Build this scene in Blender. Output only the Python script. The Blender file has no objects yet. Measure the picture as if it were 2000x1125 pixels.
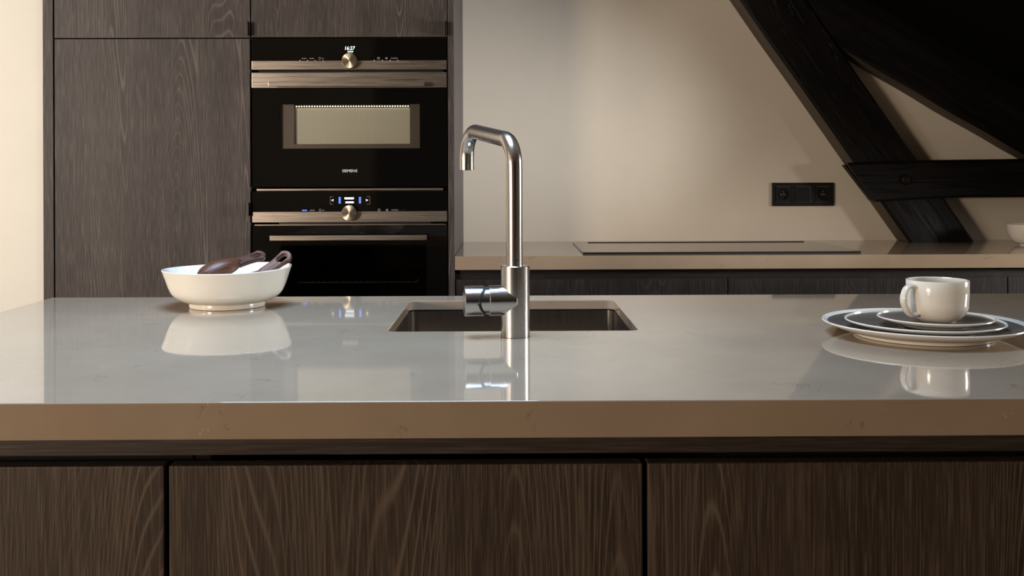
import bpy, bmesh, math, random
from mathutils import Vector, Matrix
random.seed(7)
S = bpy.context.scene
COL = S.collection

# ------------------------------------------------------------------ camera
F_PX, HOR, ZT, HC = 1950.0, 340.0, 0.92, 0.249      # focal length (px of a 2000 px frame), horizon row, worktop height, eye above worktop
ZC = ZT + HC
YAW, ROLL = 0.0067, 0.0036
cam_d = bpy.data.cameras.new('camera'); cam = bpy.data.objects.new('camera', cam_d); COL.objects.link(cam)
cam_d.sensor_width = 36; cam_d.lens = F_PX/2000*36; cam_d.shift_y = -(562.5-HOR)/2000
cam_d.clip_start = .05
fw = Vector((math.sin(YAW), math.cos(YAW), 0)); rt0 = Vector((math.cos(YAW), -math.sin(YAW), 0)); up0 = Vector((0,0,1))
rt = rt0*math.cos(ROLL) - up0*math.sin(ROLL); up = rt0*math.sin(ROLL) + up0*math.cos(ROLL)
m = Matrix((rt, up, -fw)).transposed().to_4x4(); m.translation = (0,0,ZC)
cam.matrix_world = m
S.camera = cam

# ------------------------------------------------------------------ world, lights, exposure
w = bpy.data.worlds.new('world'); S.world = w; w.use_nodes = True
w.node_tree.nodes['Background'].inputs[0].default_value = (.62,.72,.9,1)
w.node_tree.nodes['Background'].inputs[1].default_value = .3
S.view_settings.view_transform = 'Standard'; S.view_settings.look = 'None'
S.view_settings.gamma = 1; S.view_settings.use_curve_mapping = False
S.view_settings.exposure = 0.08

def area(name, loc, target, sx, sy, power, col):
    d = bpy.data.lights.new(name, 'AREA'); d.shape = 'RECTANGLE'; d.size = sx; d.size_y = sy
    d.energy = power; d.color = col
    o = bpy.data.objects.new(name, d); COL.objects.link(o); o.location = loc
    o.rotation_euler = (Vector(target)-Vector(loc)).to_track_quat('-Z','Y').to_euler()
    return o
area('dormer_window_light', (3.1, 2.0, 1.45), (0, 1.9, 1.1), .5, .55, 50, (1,.97,.92))
k = area('side_window_light', (-2.95, .7, 1.8), (-2.1, 3.0, 1.5), 1.0, 1.3, 27, (1,.95,.88)); k.data.spread = math.radians(108)
area('warm_fill_light', (-2.75, -.8, 1.2), (-.4, 1.1, .95), .6, .4, 68, (1,.80,.61))  # unseen warm fill, added to brighten the island front and bowl
k = area('roof_window_light', (-.4, 1.45, 2.85), (-.4, 1.45, 0), 1.0, 1.0, 22, (.52,.73,1)); k.data.spread = math.radians(84)
k = area('wall_grazing_window_light', (2.1, 2.55, 1.2), (-.9, 3.68, 1.44), .2, .14, 3.7, (.95,.96,.98)); k.data.spread = math.radians(40)

# ------------------------------------------------------------------ measuring: pixel of the 2000x1125 photograph -> point at a known depth or on the worktop
def ray(px, py):
    u = (px-1000)/F_PX; v = (HOR-py)/F_PX
    a = u*math.cos(ROLL)+v*math.sin(ROLL); b = -u*math.sin(ROLL)+v*math.cos(ROLL)
    return fw + rt0*a + up0*b
def at(px, py, Y):
    d = ray(px, py); return Vector((0,0,ZC)) + d*(Y/d.y)
def onz(px, py, z=ZT):
    d = ray(px, py); return Vector((0,0,ZC)) + d*((z-ZC)/d.z)
def X(px, Y, py=300): return at(px, py, Y).x
def Z(py, Y, px=680): return at(px, py, Y).z

# ------------------------------------------------------------------ node helpers
def new_mat(name):
    mt = bpy.data.materials.new(name); mt.use_nodes = True
    nt = mt.node_tree; return mt, nt, nt.nodes['Principled BSDF']
def N(nt, t, **kw):
    n = nt.nodes.new(t)
    for k, v in kw.items():
        if k == 'i':
            for kk, vv in v.items(): n.inputs[kk].default_value = vv
        else: setattr(n, k, v)
    return n
def L(nt, a, b): nt.links.new(a, b)
def M2(nt, op, a, b=None, c=None):
    n = N(nt, 'ShaderNodeMath', operation=op)
    for i, v in enumerate((a, b, c)):
        if v is None: continue
        if isinstance(v, (int, float)): n.inputs[i].default_value = v
        else: L(nt, v, n.inputs[i])
    return n.outputs[0]
def mixc(nt, fac, a, b, mode='MIX'):
    n = N(nt, 'ShaderNodeMix', data_type='RGBA', blend_type=mode)
    for idx, v in ((0, fac), (6, a), (7, b)):
        if isinstance(v, (int, float)): n.inputs[idx].default_value = v
        elif isinstance(v, tuple): n.inputs[idx].default_value = (*v, 1) if len(v) == 3 else v
        else: L(nt, v, n.inputs[idx])
    return n.outputs[2]
def simple(name, col, rough=.5, metal=0, coat=0, spec=.5, emit=0):
    mt, nt, p = new_mat(name)
    p.inputs['Base Color'].default_value = (*col, 1); p.inputs['Roughness'].default_value = rough
    p.inputs['Metallic'].default_value = metal; p.inputs['Coat Weight'].default_value = coat
    p.inputs['Specular IOR Level'].default_value = spec
    if emit:
        p.inputs['Emission Color'].default_value = (*col, 1); p.inputs['Emission Strength'].default_value = emit
    return mt
def bump(nt, p, h, strength, dist=.001):
    b = N(nt, 'ShaderNodeBump', i={'Strength': strength, 'Distance': dist}); L(nt, h, b.inputs['Height']); L(nt, b.outputs[0], p.inputs['Normal'])
def coords(nt, scale, rnd=True):
    tc = N(nt, 'ShaderNodeTexCoord'); mp = N(nt, 'ShaderNodeMapping')
    mp.inputs['Scale'].default_value = scale
    L(nt, tc.outputs['Object'], mp.inputs[0])
    if rnd:
        oi = N(nt, 'ShaderNodeObjectInfo'); cx = N(nt, 'ShaderNodeCombineXYZ')
        L(nt, M2(nt, 'MULTIPLY', oi.outputs['Random'], 37.0), cx.inputs[0]); L(nt, M2(nt, 'MULTIPLY', oi.outputs['Random'], 11.0), cx.inputs[2])
        L(nt, cx.outputs[0], mp.inputs['Location'])
    return mp.outputs[0]
def noise(nt, vec, scale, detail=2, rough=.5, dist=0):
    n = N(nt, 'ShaderNodeTexNoise', i={'Scale': scale, 'Detail': detail, 'Roughness': rough, 'Distortion': dist}); L(nt, vec, n.inputs['Vector']); return n.outputs['Fac']
def ramp(nt, fac, a, b, c0=0., c1=1.):
    n = N(nt, 'ShaderNodeMapRange', i={'From Min': a, 'From Max': b, 'To Min': c0, 'To Max': c1}); L(nt, fac, n.inputs[0]); return n.outputs[0]

def wood(name, dark, mid, light, axis='z', ring=70, rough=.55, amt=.55):
    mt, nt, p = new_mat(name)
    sc = {'z': (1,1,.075), 'x': (.075,1,1)}[axis]
    v = coords(nt, sc)
    field = noise(nt, v, 4.2, 1.2, .4)
    rings = M2(nt, 'SINE', M2(nt, 'MULTIPLY', field, ring*13))
    rings = M2(nt, 'POWER', ramp(nt, rings, -1, 1), 9)
    sc2 = {'z': (1,1,.03), 'x': (.03,1,1)}[axis]
    v2 = coords(nt, sc2)
    fine = noise(nt, v2, 420, 3, .6)
    med = noise(nt, v2, 90, 3, .6)
    band = noise(nt, v2, 11, 2, .5)
    zone = ramp(nt, noise(nt, v, 7.5, 1, .5), .46, .60)
    col = mixc(nt, ramp(nt, band, .3, .7), dark, mid)
    col = mixc(nt, M2(nt, 'MULTIPLY', ramp(nt, med, .52, .75), .38), col, light)
    col = mixc(nt, M2(nt, 'MULTIPLY', ramp(nt, fine, .50, .68), .55), col, light)
    col = mixc(nt, M2(nt, 'MULTIPLY', ramp(nt, fine, .5, .28), .6), col, tuple(c*.35 for c in dark))
    col = mixc(nt, M2(nt, 'MULTIPLY', M2(nt, 'MULTIPLY', rings, zone), amt*1.25), col, light)
    L(nt, col, p.inputs['Base Color'])
    p.inputs['Roughness'].default_value = rough; p.inputs['Specular IOR Level'].default_value = .35
    h = M2(nt, 'ADD', M2(nt, 'MULTIPLY', fine, .7), M2(nt, 'MULTIPLY', rings, .3))
    bump(nt, p, h, .35, .0006)
    return mt

def brushed(name, col, rough=.28, axis='x', amt=.12):
    mt, nt, p = new_mat(name)
    sc = {'x': (.01,1,1), 'z': (1,1,.01)}[axis]
    v = coords(nt, sc); n = noise(nt, v, 900, 2, .6)
    L(nt, mixc(nt, n, tuple(c*(1-amt) for c in col), tuple(min(1,c*(1+amt)) for c in col)), p.inputs['Base Color'])
    L(nt, ramp(nt, n, .3, .7, rough*.8, rough*1.25), p.inputs['Roughness'])
    p.inputs['Metallic'].default_value = 1
    bump(nt, p, n, .05, .0002)
    return mt

MAT = {}
MAT['oak'] = wood('dark_oak_veneer', (.031,.024,.0225), (.044,.034,.032), (.150,.125,.115))
MAT['oak_back'] = wood('darker_oak_veneer', (.012,.009,.0085), (.018,.0135,.0125), (.055,.044,.040))  # much darker tone of the oak, for the back base cabinets only
MAT['oak_rail_back'] = wood('darker_oak_rail', (.008,.006,.0055), (.012,.009,.008), (.03,.024,.021), axis='x', ring=40)  # rail in the same darker tone
MAT['oak_rail'] = wood('dark_oak_rail', (.030,.022,.018), (.042,.031,.026), (.085,.065,.053), axis='x', ring=40)
MAT['oak_island'] = wood('dark_oak_island', (.036,.0245,.0175), (.052,.036,.0265), (.150,.112,.084))
MAT['carcass'] = simple('black_carcass', (.008,.007,.007), .7)
MAT['blackgap'] = simple('black_recess', (.004,.004,.004), .8)
MAT['glass_black'] = simple('black_oven_glass', (.004,.0035,.003), .045, spec=.5)
MAT['steel'] = brushed('brushed_steel', (.36,.32,.285), .3, 'x', .04)
MAT['steel_tap'] = brushed('brushed_tap_steel', (.56,.535,.51), .22, 'z', .06)
MAT['steel_lever'] = brushed('brushed_lever_steel', (.52,.51,.5), .2, 'x', .06)
MAT['steel_basin'] = brushed('satin_basin_steel', (.34,.31,.28), .2, 'z', .08)
MAT['darkmetal'] = simple('dark_pull_metal', (.05,.045,.04), .35, 1)
MAT['blackplastic'] = simple('black_plastic', (.006,.006,.007), .42)
MAT['blackrubber'] = simple('black_seal', (.01,.01,.01), .6)
MAT['pin'] = simple('contact_metal', (.8,.78,.72), .3, 1)
MAT['chrome'] = simple('rack_wire', (.8,.79,.77), .45, .6)
MAT['icon'] = simple('grey_print', (.25,.25,.26), .5)
MAT['letter'] = simple('white_print_glow', (.75,.74,.7), .4, emit=.15)  # print with a faint glow of its own added
MAT['led_white'] = simple('lit_display_white', (.75,1,.86), .4, emit=1.6)
MAT['led_blue'] = simple('lit_display_blue', (.12,.22,1), .4, emit=1.3)
MAT['led_pale'] = simple('lit_display_pale', (.8,.88,1), .4, emit=1.3)
MAT['oven_led'] = simple('oven_lamp_glow', (1,.93,.66), .4, emit=2.0)
MAT['enamel'] = simple('black_enamel', (.012,.012,.013), .35)

# spun metal knob face
mt, nt, p = new_mat('spun_knob_face'); MAT['knob'] = mt
p.inputs['Base Color'].default_value = (.62,.53,.41,1); p.inputs['Metallic'].default_value = 1; p.inputs['Roughness'].default_value = .3
p.inputs['Anisotropic'].default_value = .9
tg = N(nt, 'ShaderNodeTangent', direction_type='RADIAL', axis='Y'); L(nt, tg.outputs[0], p.inputs['Tangent'])

# perforated cavity screen
mt, nt, p = new_mat('perforated_screen'); MAT['screen'] = mt
v = coords(nt, (1,1,1), False)
wv = N(nt, 'ShaderNodeTexWave', wave_type='BANDS', bands_direction='X', i={'Scale': 62.0}); L(nt, v, wv.inputs[0])
L(nt, mixc(nt, wv.outputs['Fac'], (.62,.62,.52), (.90,.90,.80)), p.inputs['Base Color']); p.inputs['Roughness'].default_value = .5

# tinted oven window
def tinted(name, tint, ior=1.45):
    mt, nt, p = new_mat(name); nt.nodes.remove(p); out = nt.nodes['Material Output']
    tr = N(nt, 'ShaderNodeBsdfTransparent'); tr.inputs[0].default_value = (*tint, 1)
    gl = N(nt, 'ShaderNodeBsdfGlossy'); gl.inputs[1].default_value = .04
    fr = N(nt, 'ShaderNodeFresnel'); fr.inputs[0].default_value = ior
    mx = N(nt, 'ShaderNodeMixShader'); L(nt, fr.outputs[0], mx.inputs[0]); L(nt, tr.outputs[0], mx.inputs[1]); L(nt, gl.outputs[0], mx.inputs[2])
    L(nt, mx.outputs[0], out.inputs[0]); return mt
MAT['pane'] = tinted('tinted_oven_pane', (.93,.93,.92))
MAT['pane_dark'] = tinted('dark_oven_pane', (.5,.49,.47))

# plaster
def plaster(name, col):
    mt, nt, p = new_mat(name); v = coords(nt, (1,1,1), False)
    n = noise(nt, v, 2.2, 5, .6); n2 = noise(nt, v, 160, 3, .6)
    L(nt, mixc(nt, ramp(nt, n, .3, .7), tuple(c*.95 for c in col), tuple(min(1,c*1.03) for c in col)), p.inputs['Base Color'])
    p.inputs['Roughness'].default_value = .75; p.inputs['Specular IOR Level'].default_value = .25; bump(nt, p, n2, .08, .001); return mt
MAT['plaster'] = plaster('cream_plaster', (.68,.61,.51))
MAT['plaster_left'] = plaster('cream_plaster_lit', (.82,.79,.72))  # same cream paint, whitened to carry the stronger light on this wall
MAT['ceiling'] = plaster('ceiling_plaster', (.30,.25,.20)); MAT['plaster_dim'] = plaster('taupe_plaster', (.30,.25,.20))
MAT['dark_boards'] = wood('black_stained_boards', (.003,.003,.003), (.004,.0035,.003), (.006,.005,.005), axis='x', rough=.95)
MAT['floor'] = wood('oak_floor', (.10,.07,.05), (.14,.10,.07), (.2,.15,.11), axis='x', rough=.5)

# quartz worktop
mt, nt, p = new_mat('tan_quartz'); MAT['quartz'] = mt
v = coords(nt, (1,1,1), False)
cl = noise(nt, v, 5, 4, .6)
base = mixc(nt, ramp(nt, cl, .3, .7), (.31,.238,.170), (.365,.283,.206))
vein = noise(nt, v, 9, 6, .65, 1.2)
vm = M2(nt, 'MULTIPLY', ramp(nt, M2(nt, 'ABSOLUTE', M2(nt, 'SUBTRACT', vein, .5)), .012, .0), ramp(nt, noise(nt, v, 14, 2, .5), .60, .68))
base = mixc(nt, M2(nt, 'MULTIPLY', vm, .55), base, (.10,.065,.045))
vo = N(nt, 'ShaderNodeTexVoronoi', i={'Scale': 95.0}); L(nt, v, vo.inputs['Vector'])
spk = M2(nt, 'MULTIPLY', ramp(nt, vo.outputs['Distance'], .16, .06), ramp(nt, noise(nt, v, 31, 2, .5), .56, .66))
base = mixc(nt, M2(nt, 'MULTIPLY', spk, .45), base, (.62,.54,.44))
L(nt, base, p.inputs['Base Color'])
L(nt, ramp(nt, noise(nt, v, 40, 3, .6),   .3, .7, .03, .05), p.inputs['Roughness'])
p.inputs['IOR'].default_value = 1.62

# ceramics
def ceramic(name, col, rough=.14):
    mt, nt, p = new_mat(name); v = coords(nt, (1,1,1), False)
    n = noise(nt, v, 30, 3, .6)
    L(nt, mixc(nt, n, tuple(c*.96 for c in col), tuple(min(1,c*1.03) for c in col)), p.inputs['Base Color'])
    p.inputs['Roughness'].default_value = rough; p.inputs['Coat Weight'].default_value = .4; p.inputs['Coat Roughness'].default_value = .06
    return mt
MAT['ceramic'] = ceramic('cream_glaze', (.88,.84,.76))
MAT['ceramic_cup'] = ceramic('warm_cream_glaze', (.82,.76,.65))
MAT['glaze_dark'] = ceramic('grey_brown_glaze', (.135,.112,.092), .32)
MAT['acacia'] = wood('acacia_wood', (.055,.019,.010), (.10,.036,.018), (.19,.08,.04), axis='x', ring=30, rough=.38)
MAT['cooktop'] = simple('black_ceramic_hob', (.012,.012,.012), .09)

# black beam
mt, nt, p = new_mat('black_oak_beam'); MAT['beam'] = mt
v = coords(nt, (.10,1,1)); v3 = coords(nt, (.03,1,1))
a1 = noise(nt, v, 30, 5, .65); a2 = noise(nt, v3, 120, 4, .7); a3 = noise(nt, v, 9, 3, .5)
crack = ramp(nt, M2(nt, 'ABSOLUTE', M2(nt, 'SUBTRACT', noise(nt, v3, 22, 3, .6), .5)), 0, .012)
L(nt, mixc(nt, ramp(nt, a1, .35, .75), (.0035,.003,.003), (.010,.008,.0075)), p.inputs['Base Color'])
L(nt, ramp(nt, a3, .35, .65, .36, .62), p.inputs['Roughness']); p.inputs['Specular IOR Level'].default_value = .22
h = M2(nt, 'ADD', M2(nt, 'MULTIPLY', a2, .5), M2(nt, 'ADD', M2(nt, 'MULTIPLY', a1, .6), M2(nt, 'MULTIPLY', crack, .8)))
bump(nt, p, h, .8, .004)
mt, nt, p = new_mat('lit_beam_side'); MAT['beam_side'] = mt  # brown side face, its colour lightened as if catching the light
v = coords(nt, (.1,1,1)); n = noise(nt, v, 40, 4, .6)
L(nt, mixc(nt, n, (.04,.028,.02), (.12,.09,.065)), p.inputs['Base Color']); p.inputs['Roughness'].default_value = .7; bump(nt, p, n, .5, .003)

# ------------------------------------------------------------------ mesh helpers
def box(bm, x0, x1, y0, y1, z0, z1, bev=0, seg=2):
    r = bmesh.ops.create_cube(bm, size=1)
    vs = r['verts']
    for vv in vs:
        vv.co = Vector(((x0+x1)/2 + vv.co.x*(x1-x0), (y0+y1)/2 + vv.co.y*(y1-y0), (z0+z1)/2 + vv.co.z*(z1-z0)))
    if bev:
        es = list({e for vv in vs for e in vv.link_edges})
        bmesh.ops.bevel(bm, geom=es, offset=bev, segments=seg, profile=.6, affect='EDGES')
    return bm
def B(*a, **k): return box(bmesh.new(), *a, **k)
def lathe(bm, prof, cx=0, cy=0, cz=0, n=72, closed=False):
    rings = []
    for r, z in prof:
        if r < 1e-6: rings.append([bm.verts.new((cx, cy, cz+z))])
        else: rings.append([bm.verts.new((cx+r*math.cos(2*math.pi*i/n), cy+r*math.sin(2*math.pi*i/n), cz+z)) for i in range(n)])
    seq = list(zip(rings, rings[1:])) + ([(rings[-1], rings[0])] if closed else [])
    for A, Bq in seq:
        for i in range(n):
            j = (i+1) % n
            if len(A) == 1 and len(Bq) == 1: continue
            if len(A) == 1: bm.faces.new((A[0], Bq[i], Bq[j]))
            elif len(Bq) == 1: bm.faces.new((A[i], A[j], Bq[0]))
            else: bm.faces.new((A[i], A[j], Bq[j], Bq[i]))
    bmesh.ops.recalc_face_normals(bm, faces=bm.faces); return bm
def tube(bm, pts, rad, n=24, cap=True, sq=None):
    pts = [Vector(q) for q in pts]; rads = rad if isinstance(rad, (list, tuple)) else [rad]*len(pts)
    t0 = (pts[1]-pts[0]).normalized(); ref = Vector((0,0,1)) if abs(t0.z) < .9 else Vector((0,1,0))
    u = t0.cross(ref).normalized(); rings = []; prev = t0
    for k, q in enumerate(pts):
        t = (pts[min(k+1, len(pts)-1)] - pts[max(k-1, 0)]).normalized()
        u = (prev.rotation_difference(t) @ u); u = (u - t*u.dot(t)).normalized(); prev = t; vv = t.cross(u)
        ring = []
        for i in range(n):
            a = 2*math.pi*i/n; c, s = math.cos(a), math.sin(a)
            r1 = r2 = rads[k]
            if sq: r1, r2 = rads[k]*sq[0], rads[k]*sq[1]
            ring.append(bm.verts.new(q + u*(r1*c) + vv*(r2*s)))
        rings.append(ring)
    for A, Bq in zip(rings, rings[1:]):
        for i in range(n):
            j = (i+1) % n; bm.faces.new((A[i], A[j], Bq[j], Bq[i]))
    if cap: bm.faces.new(rings[0][::-1]); bm.faces.new(rings[-1])
    bmesh.ops.recalc_face_normals(bm, faces=bm.faces); return bm
def fillet(pts, radii, n=10):
    out = [Vector(pts[0])]
    for k in range(1, len(pts)-1):
        a, b, c = Vector(pts[k-1]), Vector(pts[k]), Vector(pts[k+1])
        d1 = (a-b).normalized(); d2 = (c-b).normalized(); ang = d1.angle(d2); r = radii[k-1]
        tl = r/math.tan(ang/2); ce = b + (d1+d2).normalized()*(r/math.sin(ang/2))
        s = b+d1*tl - ce; e = b+d2*tl - ce; tot = s.angle(e); ax = s.cross(e).normalized()
        for i in range(n+1): out.append(ce + Matrix.Rotation(tot*i/n, 3, ax) @ s)
    out.append(Vector(pts[-1])); return out
def rrect(x0, x1, z0, z1, r=0, n=6):
    if r <= 0: return [(x0,z0),(x1,z0),(x1,z1),(x0,z1)]
    o = []
    for cx, cz, a0 in ((x1-r,z0+r,-90),(x1-r,z1-r,0),(x0+r,z1-r,90),(x0+r,z0+r,180)):
        for i in range(n+1):
            a = math.radians(a0+90*i/n); o.append((cx+r*math.cos(a), cz+r*math.sin(a)))
    return o
def plate(bm, outer, holes, d0, d1, plane='xz'):
    """flat plate with holes: outline loops, thickness from d0 to d1 along the third axis"""
    f3 = (lambda a, b, d: (a, d, b)) if plane == 'xz' else (lambda a, b, d: (a, b, d))
    t = bmesh.new(); es = []
    for lp in [outer]+holes:
        vs = [t.verts.new(f3(a, b, d0)) for a, b in lp]
        es += [t.edges.new((vs[i], vs[(i+1) % len(vs)])) for i in range(len(vs))]
    bmesh.ops.triangle_fill(t, use_beauty=True, use_dissolve=False, edges=es)
    r = bmesh.ops.extrude_face_region(t, geom=t.faces[:])
    dv = Vector(f3(0,0,d1-d0))
    bmesh.ops.translate(t, verts=[g for g in r['geom'] if isinstance(g, bmesh.types.BMVert)], vec=dv)
    bmesh.ops.recalc_face_normals(t, faces=t.faces)
    me = bpy.data.meshes.new('tmp'); t.to_mesh(me); t.free(); bm.from_mesh(me); bpy.data.meshes.remove(me); return bm

def wloc(o):
    v = Vector((0,0,0))
    while o: v += o.location; o = o.parent
    return v
def obj(name, bm, mat, parent=None, origin=None, smooth=False, bev=0, label=None):
    """link bm (authored in world coordinates) as one mesh object; a child's origin is 'origin' or its parent's"""
    base = wloc(parent) if parent else Vector((0,0,0))
    org = Vector(origin) if origin is not None else base
    bmesh.ops.translate(bm, verts=bm.verts, vec=-org)
    me = bpy.data.meshes.new(name); bm.to_mesh(me); bm.free()
    o = bpy.data.objects.new(name, me); COL.objects.link(o)
    o.parent = parent; o.location = org - base
    for mm in (mat if isinstance(mat, list) else [mat]): me.materials.append(MAT[mm])
    if smooth:
        for pl in me.polygons: pl.use_smooth = True
        try: me.set_sharp_from_angle(angle=math.radians(38))
        except Exception: pass
    if bev:
        md = o.modifiers.new('bevel', 'BEVEL'); md.width = bev; md.segments = 2; md.limit_method = 'ANGLE'; md.angle_limit = math.radians(40)
    if label: o['label'] = label
    return o
def tag(o, label, cat, group=None):
    o['label'] = label; o['category'] = cat
    if group: o['group'] = group
    return o
def thing(name, label, cat, loc, group=None):
    o = bpy.data.objects.new(name, None); COL.objects.link(o); o.location = loc; o.empty_display_size = .1
    return tag(o, label, cat, group)
def struct(name, bm, mat, **k):
    o = obj(name, bm, mat, **k); o['kind'] = 'structure'; return o
def text_bm(body, size, x, y, z, extrude=.0004, align='CENTER', shear=0, sx=1):
    cu = bpy.data.curves.new('t', 'FONT'); cu.body = body; cu.size = size; cu.align_x = align; cu.align_y = 'CENTER'; cu.extrude = extrude; cu.shear = shear
    cu.resolution_u = 3
    to = bpy.data.objects.new('t', cu); COL.objects.link(to)
    dg = bpy.context.evaluated_depsgraph_get(); me = bpy.data.meshes.new_from_object(to.evaluated_get(dg))
    bm = bmesh.new(); bm.from_mesh(me); bpy.data.objects.remove(to); bpy.data.curves.remove(cu); bpy.data.meshes.remove(me)
    for vv in bm.verts:
        c = vv.co.copy(); vv.co = Vector((x + c.x*sx, y - c.z, z + c.y))
    return bm
def merge(bm, other):
    me = bpy.data.meshes.new('tmp'); other.to_mesh(me); other.free(); bm.from_mesh(me); bpy.data.meshes.remove(me); return bm

# ------------------------------------------------------------------ depths (metres from the lens)
YO, YW = 3.03, 3.68            # front of tall cabinets and ovens; back wall
YF, YB = 1.096, 2.045          # island worktop front and back
CEIL = 2.9
XL = X(84, YO)                 # end of the tall cabinets
X1 = X(105.5, YO); X2 = X(490, YO); X3 = X(874.5, YO); X4 = X(887, YO)

# ------------------------------------------------------------------ room
struct('floor', B(-3.05, 3.3, -3.6, 3.8, -.1, 0), 'floor')
struct('wall_back', B(XL-.02, 3.3, YW, YW+.12, 0, CEIL), 'plaster')
struct('wall_left_back', B(-3.05, XL-.0005, YO+.004, YW+.12, 0, CEIL), 'plaster_left')
struct('wall_left', B(-3.15, -3.05, -3.6, YW+.12, 0, CEIL), 'plaster')
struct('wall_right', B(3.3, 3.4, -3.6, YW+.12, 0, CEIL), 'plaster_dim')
struct('wall_rear', B(-3.05, 3.3, -3.7, -3.6, 0, CEIL), 'plaster')
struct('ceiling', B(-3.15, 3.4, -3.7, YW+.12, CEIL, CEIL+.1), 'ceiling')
struct('dark_panel_rear', B(-1.25, 2.4, -3.598, -3.55, 0, 2.6), 'carcass')  # unseen dark panel, added so the oven glass mirrors black

# sloping underside of the roof above the truss (boards run along the slope)
SL = .583
def slope_z(x): return 1.483 + (1.82 - x)*SL + .004
bm = bmesh.new()
sx0 = 1.82 - (CEIL-1.487)/SL
ys = 2.7
nb = 7
for k in range(nb):
    y0 = ys + (YW-ys)*k/nb + .003; y1 = ys + (YW-ys)*(k+1)/nb - .003
    vs = []
    for yy in (y0, y1):
        for dz in (0, .03):
            for xx in (sx0, 3.28):
                vs.append(bm.verts.new((xx, yy, slope_z(xx)+dz)))
    a = vs
    for q in ((0,1,3,2),(4,6,7,5),(0,4,5,1),(2,3,7,6),(0,2,6,4),(1,5,7,3)): bm.faces.new([a[i] for i in q])
a = []
for yy in (ys, YW):
    for dz in (.03, .06):
        for xx in (sx0, 3.28): a.append(bm.verts.new((xx, yy, slope_z(xx)+dz)))
for q in ((0,1,3,2),(4,6,7,5),(0,4,5,1),(2,3,7,6),(0,2,6,4),(1,5,7,3)): bm.faces.new([a[i] for i in q])
bmesh.ops.recalc_face_normals(bm, faces=bm.faces)
MAT['dark_boards'].node_tree.nodes['Principled BSDF'].inputs['Specular IOR Level'].default_value = .05
struct('ceiling_slope', bm, 'dark_boards')

# ------------------------------------------------------------------ tall cabinets
DT = .022
GAP = .0022
def cab_root(name, label, x0, x1, y): return thing(name, label, 'cabinet', ((x0+x1)/2, y, 0))
def pull(door, x, z0, z1, side):
    bm = bmesh.new(); box(bm, x-.0022, x+.0022, YO-.021, YO+.004, z0, z1, .0008)
    box(bm, x-.0035, x+.0035, YO-.0235, YO-.021, z0, z1, .0008)
    obj('handle', bm, 'darkmetal', door)
ZU = Z(74.5, YO, 300)
c1 = cab_root('tall_cabinet', 'tall dark oak cabinet left of the ovens, long door with short door above', XL, X2, YO)
obj('body', B(X1+.001, X2-.0015, YO+DT+.001, YW-.001, .1, 2.4), 'carcass', c1)
obj('end_panel', B(XL, X1-GAP, YO, YW-.001, 0, 2.4, bev=.0012), 'oak', c1)
d = obj('door', B(X1+GAP, X2-GAP*.8, YO, YO+DT, .1, ZU-GAP, bev=.0012), 'oak', c1)
pull(d, X2-.0045, Z(421,YO,490), Z(396,YO,490), 1)
d = obj('door', B(X1+GAP, X2-GAP*.8, YO, YO+DT, ZU+GAP*.4, 2.4, bev=.0012), 'oak', c1)
pull(d, X2-.0045, Z(70,YO,490), Z(43,YO,490), 1)
obj('plinth', B(XL+.02, X2-.001, YO+.05, YO+.07, .001, .097), 'blackgap', c1)

c2 = cab_root('oven_cabinet', 'dark oak housing around the two built-in ovens, with a flap door on top', X2, X4, YO)
ZO_top = Z(73.5, YO); ZO_mid = Z(369, YO); ZO_bot = ZO_mid - .598
obj('carcass_side', B(X2+.002, X2+.0055, YO+DT, YW-.001, .1, 2.4), 'carcass', c2)
obj('back_panel', B(X2+.0055, X3, YW-.02, YW-.001, .1, 2.4), 'carcass', c2)
obj('top_compartment', B(X2+.0055, X3-.001, YO+DT+.001, YW-.02, ZO_top+.006, 2.4), 'carcass', c2)
obj('bottom_compartment', B(X2+.0055, X3-.001, YO+DT+.001, YW-.02, .1, ZO_bot-.006), 'carcass', c2)
obj('side_panel', B(X3+.001, X4, YO, YW-.001, .001, 2.4, bev=.0012), 'oak', c2)
d = obj('door', B(X2+GAP, X3-GAP*.6, YO, YO+DT, ZO_top+.002, 2.4, bev=.0012), 'oak', c2)
pull(d, X3-.0045, Z(70,YO,874), Z(43,YO,874), 1)
obj('drawer', B(X2+GAP, X3-GAP*.6, YO, YO+DT, .1, ZO_bot-.004, bev=.0012), 'oak', c2)
obj('plinth', B(X2+.002, X3, YO+.05, YO+.07, .001, .097), 'blackgap', c2)

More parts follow.
